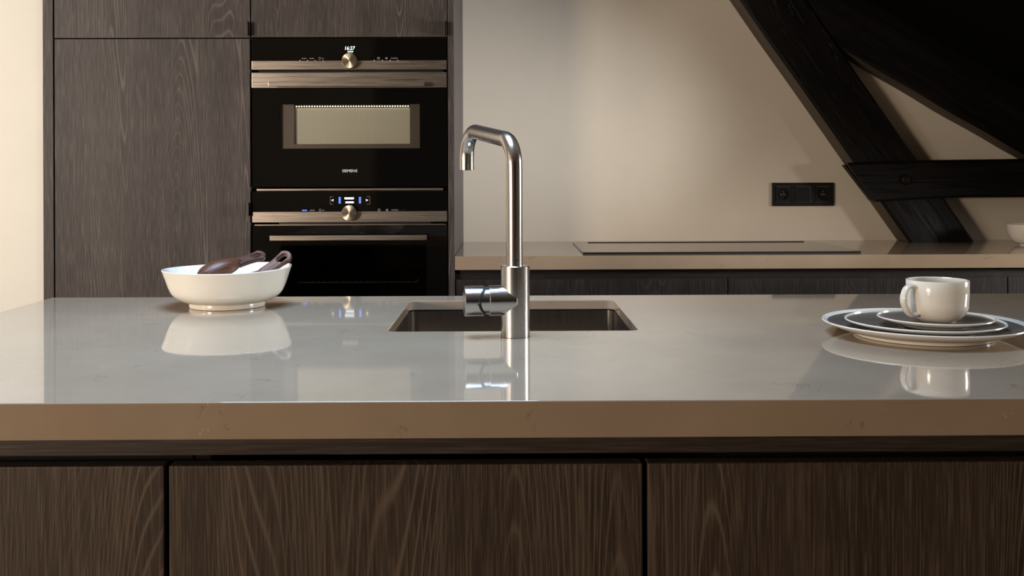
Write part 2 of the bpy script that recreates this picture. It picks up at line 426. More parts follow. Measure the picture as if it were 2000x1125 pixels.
# ------------------------------------------------------------------ ovens
OX0, OX1 = X(493, YO), X(873, YO); OC = X(683, YO)
YG = YO-.002                                           # oven glass face
def knob(parent, px, py, r=.0232):
    c = at(px, py, YG-.02); zc = c.z; xc = c.x
    bm = bmesh.new()
    lathe(bm, [(0,.0), (r*.97,.0015), (r,.004), (r,.019), (r*.93,.0195), (r*.93,.03)], n=64)
    for vv in bm.verts:
        a = vv.co.copy(); vv.co = Vector((xc+a.x, YG-.026+a.z, zc+a.y))
    bmesh.ops.recalc_face_normals(bm, faces=bm.faces)
    return obj('knob', bm, 'knob', parent, origin=(xc, YG-.02, zc), smooth=True)
def icons(parent, py, blue=False):
    # small printed touch symbols along the panel's lower edge, left and right of the knob
    y = YG-.0003; z = Z(py, YG)
    def sym(bm, m='icon', label=None): obj('touch_symbol', bm, m, parent, label=label)
    for px, wd in ((595,9),(610,9)):
        bm = bmesh.new()
        for k in range(5):
            x = X(px-wd/2+k*wd/4.6, YG); hh = (.0012, .0018, .0012, .0018, .0015)[k]
            box(bm, x-.0011, x+.0011, y-.0003, y+.0004, z-hh, z+hh)
        lit = blue and px == 595
        sym(bm, 'led_blue' if lit else 'icon', 'blue lit touch symbol' if lit else None)
    bm = bmesh.new(); x = X(625, YG); plate(bm, rrect(x-.003,x+.003,z-.0035,z+.004,.001,3), [rrect(x-.0018,x+.0018,z-.0022,z+.0028,.0006,3)], y-.0003, y+.0004)
    x = X(631, YG); box(bm, x-.0028, x+.0028, y-.0003, y+.0004, z-.0012, z+.0012); sym(bm)
    bm = bmesh.new(); x = X(740, YG); lathe_o = [(x+.0042*math.cos(a*math.pi/8), z+.0042*math.sin(a*math.pi/8)) for a in range(16)]
    lathe_i = [(x+.0028*math.cos(a*math.pi/8), z+.0028*math.sin(a*math.pi/8)) for a in range(16)]
    plate(bm, lathe_o, [lathe_i], y-.0003, y+.0004)
    box(bm, x-.0005, x+.0005, y-.0003, y+.0004, z, z+.0022); sym(bm)
    bm = bmesh.new(); x = X(755, YG); plate(bm, [(x-.004,z),(x+.002,z-.004),(x+.002,z+.004)], [], y-.0003, y+.0004)
    box(bm, x+.0026, x+.0036, y-.0003, y+.0004, z-.003, z+.003); sym(bm)
    bm = bmesh.new()
    for k in range(6):
        x = X(765+k*2.3, YG); hh = (.0016,.0012,.0018,.0012,.0016,.0013)[k]
        box(bm, x-.0011, x+.0011, y-.0003, y+.0004, z-hh, z+hh)
    sym(bm)

# upper steam / combination oven
ov = thing('combination_oven', 'upper built-in black glass oven with lit window, clock and steel bands', 'oven', (OC, YO, Z(365,YO)))
zt, zs0, zs1, zd1, zh, zb = Z(74.5,YG), Z(118.5,YG), Z(136,YG), Z(141.5,YG), Z(171.5,YG), Z(364.5,YG)
cp = obj('control_panel', B(OX0, OX1, YG, YO+.03, zs0, zt, bev=.001), 'glass_black', ov)
obj('clock_digits', text_bm('16:27', .0155, X(683,YG), YG-.0003, Z(94.5,YG), shear=.18, sx=.92), 'led_white', cp, label='lit clock reading 16:27')
st = bmesh.new(); x = X(685,YG); z = Z(101,YG)
for k in range(5): box(st, x-.008+k*.0035, x-.0056+k*.0035, YG-.0006, YG+.0004, z-.0016, z+.0016)
obj('clock_caption', st, 'led_white', cp)
icons(cp, 114)
bm = B(OX0, OX1, YG-.004, YO+.03, zs1, zs0, bev=.0012)
tr = obj('steel_trim', bm, 'steel', ov)
for px in (587,602,617,632,732,748,763,778):
    x = X(px,YG); obj('touch_dot', B(x-.0012, x+.0012, YG-.0055, YG-.003, zs0-.0010, zs0+.0012, .0003), 'letter', tr)
knob(ov, 682.5, 118.5)
door = obj('door', plate(bmesh.new(), rrect(OX0,OX1,zb,zh), [rrect(X(547,YG),X(820,YG),Z(290,YG),Z(203.5,YG),.001,2)], YG, YG+.006), 'glass_black', ov)
obj('steel_band', B(OX0, OX1, YG-.004, YG+.02, zh, zd1, bev=.0012), 'steel', door)
YH = YG-.042
hb = bmesh.new(); box(hb, X(524,YH), X(829,YH), YH, YH+.010, Z(168.5,YH), Z(159.5,YH), .0012)
for px in (545, 808):
    x = X(px,YH); box(hb, x-.012, x+.012, YH+.009, YG, Z(167.5,YH), Z(161,YH), .001)
obj('handle', hb, 'steel', door)
obj('window_pane', B(X(547,YG), X(820,YG), YG+.0006, YG+.0036, Z(290,YG), Z(203.5,YG)), 'pane', door)
MAT['inner_frame'] = simple('grey_inner_frame', (.16,.135,.115), .4)
obj('inner_frame', plate(bmesh.new(), rrect(X(545,YG),X(822,YG),Z(292,YG),Z(201,YG)), [rrect(X(573,YG),X(800,YG),Z(281,YG),Z(203,YG),.001,2)], YG+.012, YG+.016), 'inner_frame', door)
obj('cavity_screen', B(X(572,YG), X(801,YG), YG+.022, YG+.025, Z(284,YG), Z(209.5,YG)), 'screen', door)
bm = bmesh.new()
for k in range(44):
    x = X(577+k*5.1, YG); box(bm, x-.0022, x+.0022, YG+.0165, YG+.0185, Z(208,YG), Z(205.6,YG), .0006, 1)
ls = obj('lamp_strip', bm, 'oven_led', door, label='row of lit lamp dots')
obj('lettering', text_bm('SIEMENS', .0122, X(683,YG), YG-.0003, Z(334,YG), sx=1.02), 'letter', door)
bm = bmesh.new()
box(bm, OX0+.012, OX1-.012, YG+.03, YO+.5, zb+.004, zt-.004)
obj('body', bm, 'carcass', ov)

# lower oven
ov2 = thing('built_in_oven', 'lower built-in black oven with blue lit display, wire rack behind its glass', 'oven', (OC, YO, ZO_bot))
zt, zs0, zs1 = Z(373.5,YG), Z(413,YG), Z(434,YG); zd1 = Z(440,YG); zb = ZO_bot+.004
obj('top_vent', B(OX0+.012, OX1-.012, YG+.004, YO+.04, Z(372.5,YG), Z(368,YG), bev=.0012), 'steel', ov2)
cp = obj('control_panel', B(OX0, OX1, YG, YO+.03, zs0, zt, bev=.001), 'glass_black', ov2)
dp = bmesh.new(); y = YG-.0003
def seg(bm, px0, px1, py0, py1): box(bm, X(px0,YG,390), X(px1,YG,390), y-.0004, y+.0004, Z(py1,YG), Z(py0,YG))
dsp = bmesh.new()
for k in range(9): seg(dsp, 673+k*2.05, 674.6+k*2.05, 385.2+(.5 if k%2 else 0), 389.4)
for k in range(8): seg(dsp, 675+k*2.05, 676.6+k*2.05, 393.4, 397.2-(.4 if k%3 else 0))
obj('display_text', dsp, 'led_pale', cp)
for px in (661.5, 701):
    bl = bmesh.new()
    for k in range(4): seg(bl, px, px+4, 385+k*3.3, 387.3+k*3.3)
    obj('display_gauge', bl, 'led_blue', cp, label='blue lit display column')
obj('display_arrow', text_bm('<', .0145, X(649.5,YG,390), y, Z(391.5,YG)), 'led_pale', cp)
obj('display_arrow', text_bm('>', .0145, X(716.5,YG,390), y, Z(391.5,YG)), 'led_pale', cp)
MAT['bronze_print'] = simple('bronze_print', (.3,.18,.12), .5)
for a, b, c_, d_ in ((644.5,645.2,645.2,651),(722,722.7,716,722)):
    fr = bmesh.new(); x0, x1, z0, z1 = X(min(a,c_),YG,390), X(max(b,d_),YG,390), Z(399,YG), Z(384,YG); t_ = .0009
    L_ = [(x0,z0),(x1,z0),(x1,z0+t_),(x0+t_,z0+t_),(x0+t_,z1-t_),(x1,z1-t_),(x1,z1),(x0,z1)]
    if a > 700: L_ = [(x0+x1-p_, q_) for p_, q_ in L_]
    obj('display_bracket', plate(fr, L_, [], y-.0004, y+.0004), 'bronze_print', cp)
icons(cp, 411-.5, True)
tr2 = obj('steel_trim', B(OX0, OX1, YG-.004, YO+.03, zs1, zs0, bev=.0012), 'steel', ov2)
knob(ov2, 682, 416)
wx0, wx1, wz0, wz1 = X(548,YG), X(832,YG), zb+.09, Z(478,YG)
door = obj('door', plate(bmesh.new(), rrect(OX0,OX1,zb,zd1), [rrect(wx0,wx1,wz0,wz1,.004,3)], YG, YG+.006), 'glass_black', ov2)
obj('window_pane', B(wx0, wx1, YG+.0006, YG+.0036, wz0, wz1), 'pane_dark', door)
obj('top_edge', B(OX0+.004, OX1-.004, YG+.008, YG+.03, zd1-.001, zd1+.003, bev=.0006), 'steel', door)
hb = bmesh.new(); box(hb, X(526,YH), X(833,YH), YH, YH+.012, Z(470,YH), Z(459.5,YH), .0014)
for px in (548, 812):
    x = X(px,YH); box(hb, x-.012, x+.012, YH+.011, YG, Z(468.5,YH), Z(461.5,YH), .001)
obj('handle', hb, 'steel', door)
bm = bmesh.new()
bx0, bx1, by0, by1 = OX0+.012, OX1-.012, YG+.03, YO+.48
box(bm, bx0, wx0-.012, by0, by1, zb+.02, zd1-.004); box(bm, wx1+.012, bx1, by0, by1, zb+.02, zd1-.004)
box(bm, wx0-.012, wx1+.012, by0, by1, wz1+.012, zt-.002); box(bm, wx0-.012, wx1+.012, by0, by1, zb+.02, wz0-.012)
box(bm, wx0-.012, wx1+.012, by1-.03, by1, wz0-.012, wz1+.012)
obj('cavity', bm, 'enamel', ov2)
rk = bmesh.new(); YR = YO+.07; zr = Z(551.5, YR); rx0, rx1 = X(569,YR,550), X(817,YR,550)
tube(rk, fillet([(rx0,YR,zr+.009),(rx0,YR,zr),(rx1,YR,zr),(rx1,YR,zr+.009)], [.004,.004], 4), .0016, 8)
tube(rk, [(rx0,YR,zr+.009),(rx0,YR+.34,zr+.009)], .0016, 8); tube(rk, [(rx1,YR,zr+.009),(rx1,YR+.34,zr+.009)], .0016, 8)
for k in range(21):
    x = rx0 + (rx1-rx0)*(k+.5)/21
    tube(rk, [(x,YR,zr-.001),(x,YR,zr+.003),(x,YR+.34,zr+.003)], .0012, 6)
obj('wire_rack', rk, 'chrome', ov2)

# ------------------------------------------------------------------ back run
CX1 = 2.55
ZD = Z(545.5, YO, 1200)
zun = ZT-.042
def back_unit(x0, x1, label, doors):
    c = thing('base_cabinet', label, 'cabinet', ((x0+x1)/2, YO, 0), 'dark base cabinets under the back worktop')
    obj('body', B(x0+.001, x1-.001, YO+DT+.012, YW-.002, .1, zun-.002), 'carcass', c)
    zc = [.1, .46, ZD]
    obj('drawer', B(x0+.0015, x1-.0015, YO+.008, YO+.008+DT, .1, .459, bev=.0012), 'oak_back', c)
    obj('drawer', B(x0+.0015, x1-.0015, YO+.008, YO+.008+DT, .463, ZD, bev=.0012), 'oak_back', c)
    obj('top_rail', B(x0, x1, YO+DT+.002, YO+DT+.012, ZD-.02, zun-.002), 'oak_rail_back', c)
    obj('plinth', B(x0, x1, YO+.07, YO+.085, .001, .097), 'blackgap', c)
bxs = [X(878,YO,550), X(1422.5,YO,550), X(1970.5,YO,550), CX1-.02]
bxs[0] = max(bxs[0], X4+.001)
back_unit(bxs[0], bxs[1], 'dark oak base cabinet under the back worktop directly behind the tap, next to the ovens', 1)
back_unit(bxs[1], bxs[2], 'dark oak base cabinet under the right end of the cooktop, behind the cup', 1)
back_unit(bxs[2], bxs[3], 'dark oak base cabinet under the back worktop at the far right picture edge', 1)

wt = obj('back_worktop', B(X4+.0008, CX1, YO, YW-.0008, zun, ZT), 'quartz', origin=(X4,YO,zun), bev=.0015)
tag(wt, 'long tan stone worktop along the back wall, carrying the cooktop', 'worktop')

# cooktop
hx0, hx1 = .240, 1.105
h0 = onz(1140,497); hy0 = h0.y+.01; hy1 = onz(1117,475.5).y
hob = thing('cooktop', 'flat black glass cooktop set on the back worktop', 'cooktop', ((hx0+hx1)/2, hy0, ZT))
obj('glass_plate', plate(bmesh.new(), rrect(hx0,hx1,hy0,hy1,.004,3), [], ZT+.0005, ZT+.0055, 'xy'), 'cooktop', hob, bev=.0008)
obj('vent_strip', B(hx0+.05, hx1-.05, hy1-.05, hy1-.038, ZT+.0055, ZT+.0075, bev=.0006), 'blackplastic', hob)
obj('front_edge_trim', B(hx0+.002, hx1-.002, hy0-.0022, hy0-.0002, ZT+.0003, ZT+.006, bev=.0006), 'blackplastic', hob)

# wall socket unit
s0 = at(1507,357,YW); s1 = at(1627,402,YW); sx0, sx1, sz1, sz0 = s0.x, s1.x, s0.z, s1.z
sk = thing('wall_socket', 'black triple frame on the back wall with two sockets and a switch between', 'socket', ((sx0+sx1)/2, YW, sz0))
cxs = [sx0+(sx1-sx0)*q for q in (1/6+.01, .5, 5/6-.01)]; czz = (sz0+sz1)/2; rr = .0265
circ = lambda cx, cz, r, n=32: [(cx+r*math.cos(2*math.pi*i/n), cz+r*math.sin(2*math.pi*i/n)) for i in range(n)]
obj('frame', plate(bmesh.new(), rrect(sx0,sx1,sz0,sz1,.002,3), [rrect(cx-.029,cx+.029,czz-.029,czz+.029,.001,2) for cx in cxs], YW-.009, YW-.0003), 'blackplastic', sk, bev=.0008)
for i in (0, 2):
    cx = cxs[i]
    so = obj('socket_insert', plate(bmesh.new(), rrect(cx-.0282,cx+.0282,czz-.0282,czz+.0282,.001,2), [circ(cx,czz,.0205)], YW-.0105, YW-.0003), 'blackplastic', sk)
    b2 = bmesh.new(); lathe(b2, [(0,0),(.0204,0),(.0204,.0015)], n=32)
    for vv in b2.verts: a = vv.co.copy(); vv.co = Vector((cx+a.x, YW-.002+a.z, czz+a.y))
    obj('recess', b2, 'blackplastic', so)
    b3 = bmesh.new()
    for dx, dz, r in ((-.0095,0,.0018),(.0005,0,.0024),(.0095,0,.002),(.003,.0095,.002)):
        bmesh.ops.create_uvsphere(b3, u_segments=10, v_segments=6, radius=r, matrix=Matrix.Translation((cx+dx*.8, YW-.0075, czz+dz)))
    obj('contact_pins', b3, 'pin', so, smooth=True)
cx = cxs[1]
b3 = bmesh.new(); box(b3, cx-.0282, cx+.0282, YW-.0105, YW-.001, czz-.0282, czz+.0282, .0012)
obj('switch_rocker', b3, 'blackplastic', sk)

# ------------------------------------------------------------------ roof truss
def beam(p0, p1, width, y0, y1, seed, name, label, wob=.006, nseg=26, cut0=None, cut1=None, side_mat=True, off=0):
    """squared hewn timber in the wall's plane from p0 to p1 (x,z on its lower-left edge), 'width' measured to the upper right; cut = z heights"""
    rnd = random.Random(seed)
    d = Vector((p1[0]-p0[0], p1[1]-p0[1])); ln = d.length; d.normalize(); nrm = Vector((d.y, -d.x))
    if nrm.x < 0: nrm = -nrm
    def smooth_noise():
        ph = [rnd.uniform(0, 6.28) for _ in range(3)]; am = [rnd.uniform(.3,1) for _ in range(3)]; fq = [rnd.uniform(2,4), rnd.uniform(5,9), rnd.uniform(14,22)]
        return lambda s: sum(a*math.sin(f*s+p_)/(i+1) for i, (a, f, p_) in enumerate(zip(am, fq, ph)))*wob*.5
    fs = [smooth_noise() for _ in range(8)]
    bm = bmesh.new(); rings = []; c = min(.010, (y1-y0)*.2)
    prof = [(0, y0+c), (c, y0), (width-c, y0), (width, y0+c), (width, y1), (0, y1)]   # (across, depth)
    for k in range(nseg+1):
        s = ln*k/nseg; ring = []
        for q, (a, yy) in enumerate(prof):
            dz = fs[0](s) if a <= c else fs[1](s+1)
            dy = fs[2+(q % 3)](s*1.3)*.6 if yy < y1-.001 else 0
            a2 = a + dz
            P = Vector(p0) + d*s + nrm*a2
            if cut0 is not None and k == 0: # slide along the axis to the horizontal cut
                P = P + d*((cut0-P.y)/d.y)
            if cut1 is not None and k == nseg: P = P + d*((cut1-P.y)/d.y)
            ring.append(bm.verts.new((P.x, yy+dy, P.y)))
        rings.append(ring)
    np_ = len(prof)
    for A, Bq in zip(rings, rings[1:]):
        for i in range(np_):
            j = (i+1) % np_; f = bm.faces.new((A[i], A[j], Bq[j], Bq[i]))
            if i == np_-1: f.material_index = 1
    bm.faces.new(rings[0][::-1]); bm.faces.new(rings[-1])
    bmesh.ops.recalc_face_normals(bm, faces=bm.faces)
    # local frame along the beam so the grain follows it
    ang = math.atan2(d.y, d.x); org = Vector((p0[0], y0, p0[1]))
    R = Matrix.Rotation(ang, 4, 'Y')
    for vv in bm.verts: vv.co = R @ (vv.co - org)
    me = bpy.data.meshes.new(name); bm.to_mesh(me); bm.free()
    o = bpy.data.objects.new(name, me); COL.objects.link(o); o.location = org; o.rotation_euler = (0, -ang, 0)
    me.materials.append(MAT['beam']); me.materials.append(MAT['beam_side'] if side_mat else MAT['beam'])
    if label: tag(o, label, 'beam')
    return o
YA = 3.565
a0 = at(1775,475,YA); a1 = at(1445,0,YA)
dA = (Vector((a1.x,a1.z))-Vector((a0.x,a0.z))).normalized()
tt = (2.24-ZT-.02)/dA.y
A0 = (a0.x, ZT+.001); A1 = (a0.x+dA.x*tt, ZT+dA.y*tt)
wA = (at(1905,474,YA).x - at(1775,474,YA).x)*dA.y
beam(A0, A1, wA, YA, YW-.001, 3, 'truss_beam', 'steep black timber brace standing on the back worktop, running up to the left', wob=.005, cut0=ZT+.001)
YBm = YA+.012
b0 = at(1640,90,YBm); b1 = at(2000,300,YBm)
dB = (Vector((b1.x,b1.z))-Vector((b0.x,b0.z))).normalized()
Bs = Vector((b0.x,b0.z)) - dB*.40; Be = Vector((b0.x,b0.z)) + dB*1.55
beam((Bs.x,Bs.y), (Be.x,Be.y), .205, YBm, YW-.001, 5, 'rafter_beam', 'thick black sloping timber above the triangle of wall at upper right', wob=.008)
YCm = YA-.03
t0 = at(1672,394,YCm); t1 = at(2000,383,YCm); 
dC = (Vector((t1.x,t1.z))-Vector((t0.x,t0.z))).normalized()
Ts = Vector((t0.x,t0.z)); Te = Ts + dC*1.5
# tie: bottom edge t0-t1, its left end cut along the brace
zt_tie = at(1655,318,YCm)
rnd = random.Random(11)
bm = bmesh.new(); rings = []
wC = at(1800,316,YCm).z - at(1800,390,YCm).z
for k in range(25):
    s = k/24.; 
    bx = at(1714,393,YCm) if k == 0 else None
    xb = at(1712,393,YCm).x + (Te.x-at(1712,393,YCm).x)*s; xt = at(1657,319,YCm).x + (Te.x-at(1657,319,YCm).x)*s
    zb_ = at(1712,393,YCm).z + (dC.y/dC.x)*(xb-at(1712,393,YCm).x) + .0035*math.sin(xb*9) - .001
    zt_ = at(1657,319,YCm).z + (.0)*(xt) + .006*math.sin(xt*4.6+1.8) - .004 + (xt-1.2)*.035
    c = .009; ybk = YCm+.03 if xt < 1.62 else YW-.001
    ring = [bm.verts.new(q) for q in ((xb,ybk,zb_),(xb,YCm+c,zb_),(xb,YCm,zb_+c),(xt,YCm,zt_-c),(xt,YCm+c,zt_),(xt,ybk,zt_))]
    rings.append(ring)
for A_, B_ in zip(rings, rings[1:]):
    for i in range(6): bm.faces.new((A_[i],A_[(i+1)%6],B_[(i+1)%6],B_[i]))
bm.faces.new(rings[0][::-1]); bm.faces.new(rings[-1]); bmesh.ops.recalc_face_normals(bm, faces=bm.faces)
tie = thing('tie_beam', 'level black timber crossing the steep brace, pegged with a round dark bolt', 'beam', (at(1657,319,YCm).x, YCm, at(1700,390,YCm).z))
obj('timber', bm, 'beam', tie)
pg = bmesh.new(); pc = at(1769,351,YCm)
lathe(pg, [(0,.0),(.012,.001),(.0165,.004),(.018,.009),(.018,.03)], n=18)
for vv in pg.verts: a = vv.co.copy(); vv.co = Vector((pc.x+a.x, YCm-.012+a.z, pc.z+a.y))
bmesh.ops.recalc_face_normals(pg, faces=pg.faces)
obj('peg', pg, 'beam', tie, smooth=True)
# lap end of the tie showing left of the brace
YE = YW-.035
q = [at(1649,322,YE), at(1662,322,YE), at(1716,392,YE), at(1703,392,YE)]
bm = bmesh.new(); vs = [[bm.verts.new((v_.x, yy, v_.z)) for v_ in q] for yy in (YE, YW-.001)]
for i in range(4): j = (i+1)%4; bm.faces.new((vs[0][i],vs[0][j],vs[1][j],vs[1][i]))
bm.faces.new(vs[0]); bm.faces.new(vs[1]); bmesh.ops.recalc_face_normals(bm, faces=bm.faces)
obj('lap_end', bm, 'beam', tie, bev=.002)

# ------------------------------------------------------------------ island
IL = onz(105,580.5).x; IR = 1.34
IYF, IYB = YF, YB
SX0, SX1 = onz(757,647).x, onz(1247,644).x
SY0, SY1 = onz(1000,646.5).y, onz(1000,587).y
ZI = ZT-.041
def baked_boolean(blank, cutters):
    mats = []
    def mk(bm): 
        me = bpy.data.meshes.new('tmp'); bm.to_mesh(me); bm.free(); o = bpy.data.objects.new('tmp', me); COL.objects.link(o); return o
    base = mk(blank); cs = [mk(c) for c in cutters]
    for c in cs:
        md = base.modifiers.new('b', 'BOOLEAN'); md.operation = 'DIFFERENCE'; md.solver = 'EXACT'; md.object = c
    dg = bpy.context.evaluated_depsgraph_get(); me = bpy.data.meshes.new_from_object(base.evaluated_get(dg))
    bm = bmesh.new(); bm.from_mesh(me); bpy.data.meshes.remove(me)
    for o in cs+[base]:
        m_ = o.data; bpy.data.objects.remove(o); bpy.data.meshes.remove(m_)
    return bm
blank = B(IL, IR, IYF, IYB, ZI, ZT)
pocket = B(IL+.03, IR-.03, IYF+.03, IYB-.03, ZI-.01, ZT-.018)
cut = plate(bmesh.new(), rrect(SX0,SX1,SY0,SY1,.014,6), [], ZI-.02, ZT+.02, 'xy')
iw = obj('island_worktop', baked_boolean(blank, [pocket, cut]), 'quartz', origin=(IL,IYF,ZI), bev=.0013)
tag(iw, 'large glossy tan stone worktop of the kitchen island in the foreground', 'worktop')

# sink basin
sk = thing('sink', 'square stainless steel basin sunk under the island worktop opening', 'sink', ((SX0+SX1)/2, (SY0+SY1)/2, ZT-.019-.19))
bm = bmesh.new(); e = .004; prev = None; loops = []
levels = [(-.020, ZT-.0195, .034), (e*0+.0015, ZT-.0195, .016), (.0015, ZT-.021, .016), (.003, ZT-.19, .016), (.012, ZT-.202, .02), (.03, ZT-.205, .03)]
for ins, z, r in levels:
    loops.append([bm.verts.new((a, b, z)) for a, b in rrect(SX0+ins-.001, SX1-ins+.001, SY0+ins-.001, SY1-ins+.001, r, 8)])
for A_, B_ in zip(loops, loops[1:]):
    for i in range(len(A_)): j = (i+1)%len(A_); bm.faces.new((A_[i],A_[j],B_[j],B_[i]))
bm.faces.new(loops[-1]); bmesh.ops.recalc_face_normals(bm, faces=bm.faces)
ob = obj('basin', bm, 'steel_basin', sk, smooth=True)
md = ob.modifiers.new('solid', 'SOLIDIFY'); md.thickness = .001; md.offset = -1
bm = bmesh.new(); lathe(bm, [(0,.002),(.02,.002),(.03,.004),(.044,.003),(.045,0)], (SX0+SX1)/2, (SY0+SY1)/2, ZT-.2045, n=40)
obj('drain', bm, 'steel_tap', sk, smooth=True)

# island cabinets
YD = YF+.014; ZDI = at(600,909,YD).z
xs = [IL+.012, X(325,YD,1000), X(1260,YD,1000), IR-.02]
labs = ['dark oak island cabinet at the left, under the bowl side', 'dark oak island cabinet in the middle, directly in front of the sink and tap', 'dark oak island cabinet at the right, in front of the cup and plates']
YIB = IYB-.02
for i in range(3):
    x0, x1 = xs[i], xs[i+1]
    c = thing('island_cabinet', labs[i], 'cabinet', ((x0+x1)/2, YD, 0), 'dark island cabinets')
    b_ = bmesh.new(); top = ZI-.001
    if i == 1:
        box(b_, x0+.002, x1-.002, YD+.10, YIB, .1, .62); box(b_, x0+.002, x1-.002, YIB-.018, YIB, .62, top)
        box(b_, x0+.002, x0+.02, YD+.10, YIB-.018, .62, top)
    elif i == 2:
        box(b_, x0+.002, x1-.002, YD+.10, YIB, .1, .62); box(b_, x0+.002, x1-.002, YIB-.018, YIB, .62, top)
        box(b_, .26, x1-.002, YD+.10, YIB-.018, .62, top)
    else: box(b_, x0+.002, x1-.002, YD+.10, YIB, .1, top)
    obj('body', b_, 'carcass', c)
    g = .0028
    obj('door', B(x0+g, x1-g, YD, YD+DT, .1, ZDI, bev=.0016), 'oak_island', c)
    obj('plinth', B(x0+.002, x1-.002, YD+.06, YD+.075, .001, .098), 'blackgap', c)
rail = obj('grip_rail', B(xs[0], xs[3], YD+.006, YD+.02, at(1000,889,YD).z, ZI-.0005, bev=.001), 'oak_rail', origin=(xs[0],YD,ZDI))
tag(rail, 'dark wooden rail running between the island worktop and its doors', 'rail')

# ------------------------------------------------------------------ tap
fb = onz(1006,661.5); TR = .0222; TY = fb.y+TR; TX = at(1006.5,600,TY).x
tap = thing('kitchen_tap', 'tall brushed steel kitchen tap with bent spout and side lever on the island', 'tap', (TX, TY, ZT))
zbt = at(1006,518.5,TY).z-ZT
obj('tap_body', lathe(bmesh.new(), [(0,.0005),(TR*1.0,.0005),(TR,.002),(TR,zbt-.001),(TR-.001,zbt),(0,zbt)], TX, TY, ZT, n=72), 'steel_tap', tap, smooth=True)
YE2 = TY+.195
q1 = at(1005,276,TY); q2 = at(911.5,253,YE2); q3 = at(911.5,332,YE2)
q1.x = TX-.001; 
path = fillet([(TX-.001,TY,ZT+zbt-.01), q1, q2, (q2.x,q2.y,q3.z)], [.042,.042], 14)
path = [path[0]] + [path[0].lerp(path[1], k/12) for k in range(1,12)] + path[1:]
spr = .0125
sp = bmesh.new(); tube(sp, path, spr, 40)
spo = obj('spout', sp, 'steel_tap', tap, smooth=True)
b_ = bmesh.new(); lathe(b_, [(0,-.0006),(.0095,-.0006),(.0095,.001)], q2.x, q2.y, q3.z, n=24); obj('aerator', b_, 'blackrubber', spo)
b_ = bmesh.new(); hp = at(1010,508,TY-spr)
lathe(b_, [(0,0),(.0018,0),(.0022,.0008)], n=12)
for vv in b_.verts: a = vv.co.copy(); vv.co = Vector((hp.x+a.x, TY-spr*.96+a.z*.5-.0006, hp.z+a.y))
obj('grub_screw', b_, 'blackrubber', spo)
# lever: side cylinder, dark sleeve, knob with a curved cut
LZ = at(930,586.5,TY).z; LR = .0230; ldir = Vector((-1,-.14,0)).normalized(); lper = Vector((ldir.y,-ldir.x,0))
if lper.y > 0: lper = -lper       # towards the camera
def side_cyl(s0, s1, r, n=64, f0=None, f1=None, cap=True, ch=.0008):
    bm = bmesh.new(); rings = []
    for s, rr_, fn in ((s0, r-ch, f0), (s0+ch, r, f0), (s1-ch, r, f1), (s1, r-ch, f1)):
        ring = []
        for i in range(n):
            a = 2*math.pi*i/n; cpt = math.cos(a); spt = math.sin(a)
            ss = s + (fn(cpt, spt) if fn else 0)
            P = Vector((TX,TY,LZ)) + ldir*ss + lper*(rr_*cpt) + Vector((0,0,rr_*spt))
            ring.append(bm.verts.new(P))
        rings.append(ring)
    for A_, B_ in zip(rings, rings[1:]):
        for i in range(n): j = (i+1)%n; bm.faces.new((A_[i],A_[j],B_[j],B_[i]))
    if cap: bm.faces.new(rings[0][::-1]); bm.faces.new(rings[-1])
    bmesh.ops.recalc_face_normals(bm, faces=bm.faces); return bm
obj('side_socket', side_cyl(0, .0415, LR), 'steel_lever', tap, smooth=True)
sl = obj('lever_sleeve', side_cyl(.0405, .060, LR*.90), 'steel_lever', tap, smooth=True)
cutf = lambda c_, s_: .010*max(0, c_)**.8*(1-abs(s_)**2.2) + .0006
kn = obj('lever', side_cyl(.0480, .0790, LR, f0=cutf), 'steel_lever', tap, smooth=True)
b_ = side_cyl(.0448, .0482, LR*.965, f0=cutf, f1=cutf); obj('seal_ring', b_, 'blackrubber', kn, smooth=True)
b_ = bmesh.new(); P = Vector((TX,TY,LZ)) + ldir*.0585 + lper*(LR*.985) + Vector((0,0,-.002))
bmesh.ops.create_uvsphere(b_, u_segments=12, v_segments=8, radius=.0026, matrix=Matrix.Translation(P)); obj('lever_pin', b_, 'blackrubber', kn, smooth=True)

# ------------------------------------------------------------------ ceramics
def shell(prof_out, prof_in): return prof_out + prof_in[::-1]
bf = onz(446,607.5); bwl_y = bf.y+.071; bwl_x = at(444.5,560,bwl_y).x
H = .0715; R_ = 122.5/F_PX*bwl_y
bowl = thing('serving_bowl', 'large white ceramic bowl with foot ring at the left of the island', 'bowl', (bwl_x, bwl_y, ZT+.0003))
out = [(.060,.003),(.064,.0003),(.0695,.0003),(.0705,.0045),(.0695,.0085)]
def cat1(P, n=5):
    o = []; P = [P[0]]+P+[P[-1]]
    for i in range(1, len(P)-2):
        for k in range(n):
            t = k/n
            o.append(tuple(.5*((2*P[i][j])+(-P[i-1][j]+P[i+1][j])*t+(2*P[i-1][j]-5*P[i][j]+4*P[i+1][j]-P[i+2][j])*t*t+(-P[i-1][j]+3*P[i][j]-3*P[i+1][j]+P[i+2][j])*t**3) for j in (0,1)))
    o.append(P[-1]); return o
BP = [(.60,0),(.725,.085),(.835,.25),(.900,.47),(.952,.75),(1.0,1.0)]
out += cat1([(R_*a, .0085+(H-.0085)*b) for a, b in BP])[1:]
inn = cat1([(0,.0095),(R_*.40,.0105),(R_*.56,.0135)] + [(R_*a-.0042, .0125+(H-.0130)*b) for a, b in BP[1:]])
prof = out + [(R_-.0005, H+.0011), (R_-.0028, H+.0012)] + inn[::-1]
bm = bmesh.new(); lathe(bm, [(0,.004)]+prof, bwl_x, bwl_y, ZT+.0003, n=96)
for vv in bm.verts:      # hand-thrown: slightly uneven rim
    a = math.atan2(vv.co.y-bwl_y, vv.co.x-bwl_x); hh = (vv.co.z-ZT)/H
    vv.co.z += max(0, hh)**2*(.0013*math.sin(2*a+.6) + .0018*math.cos(a))
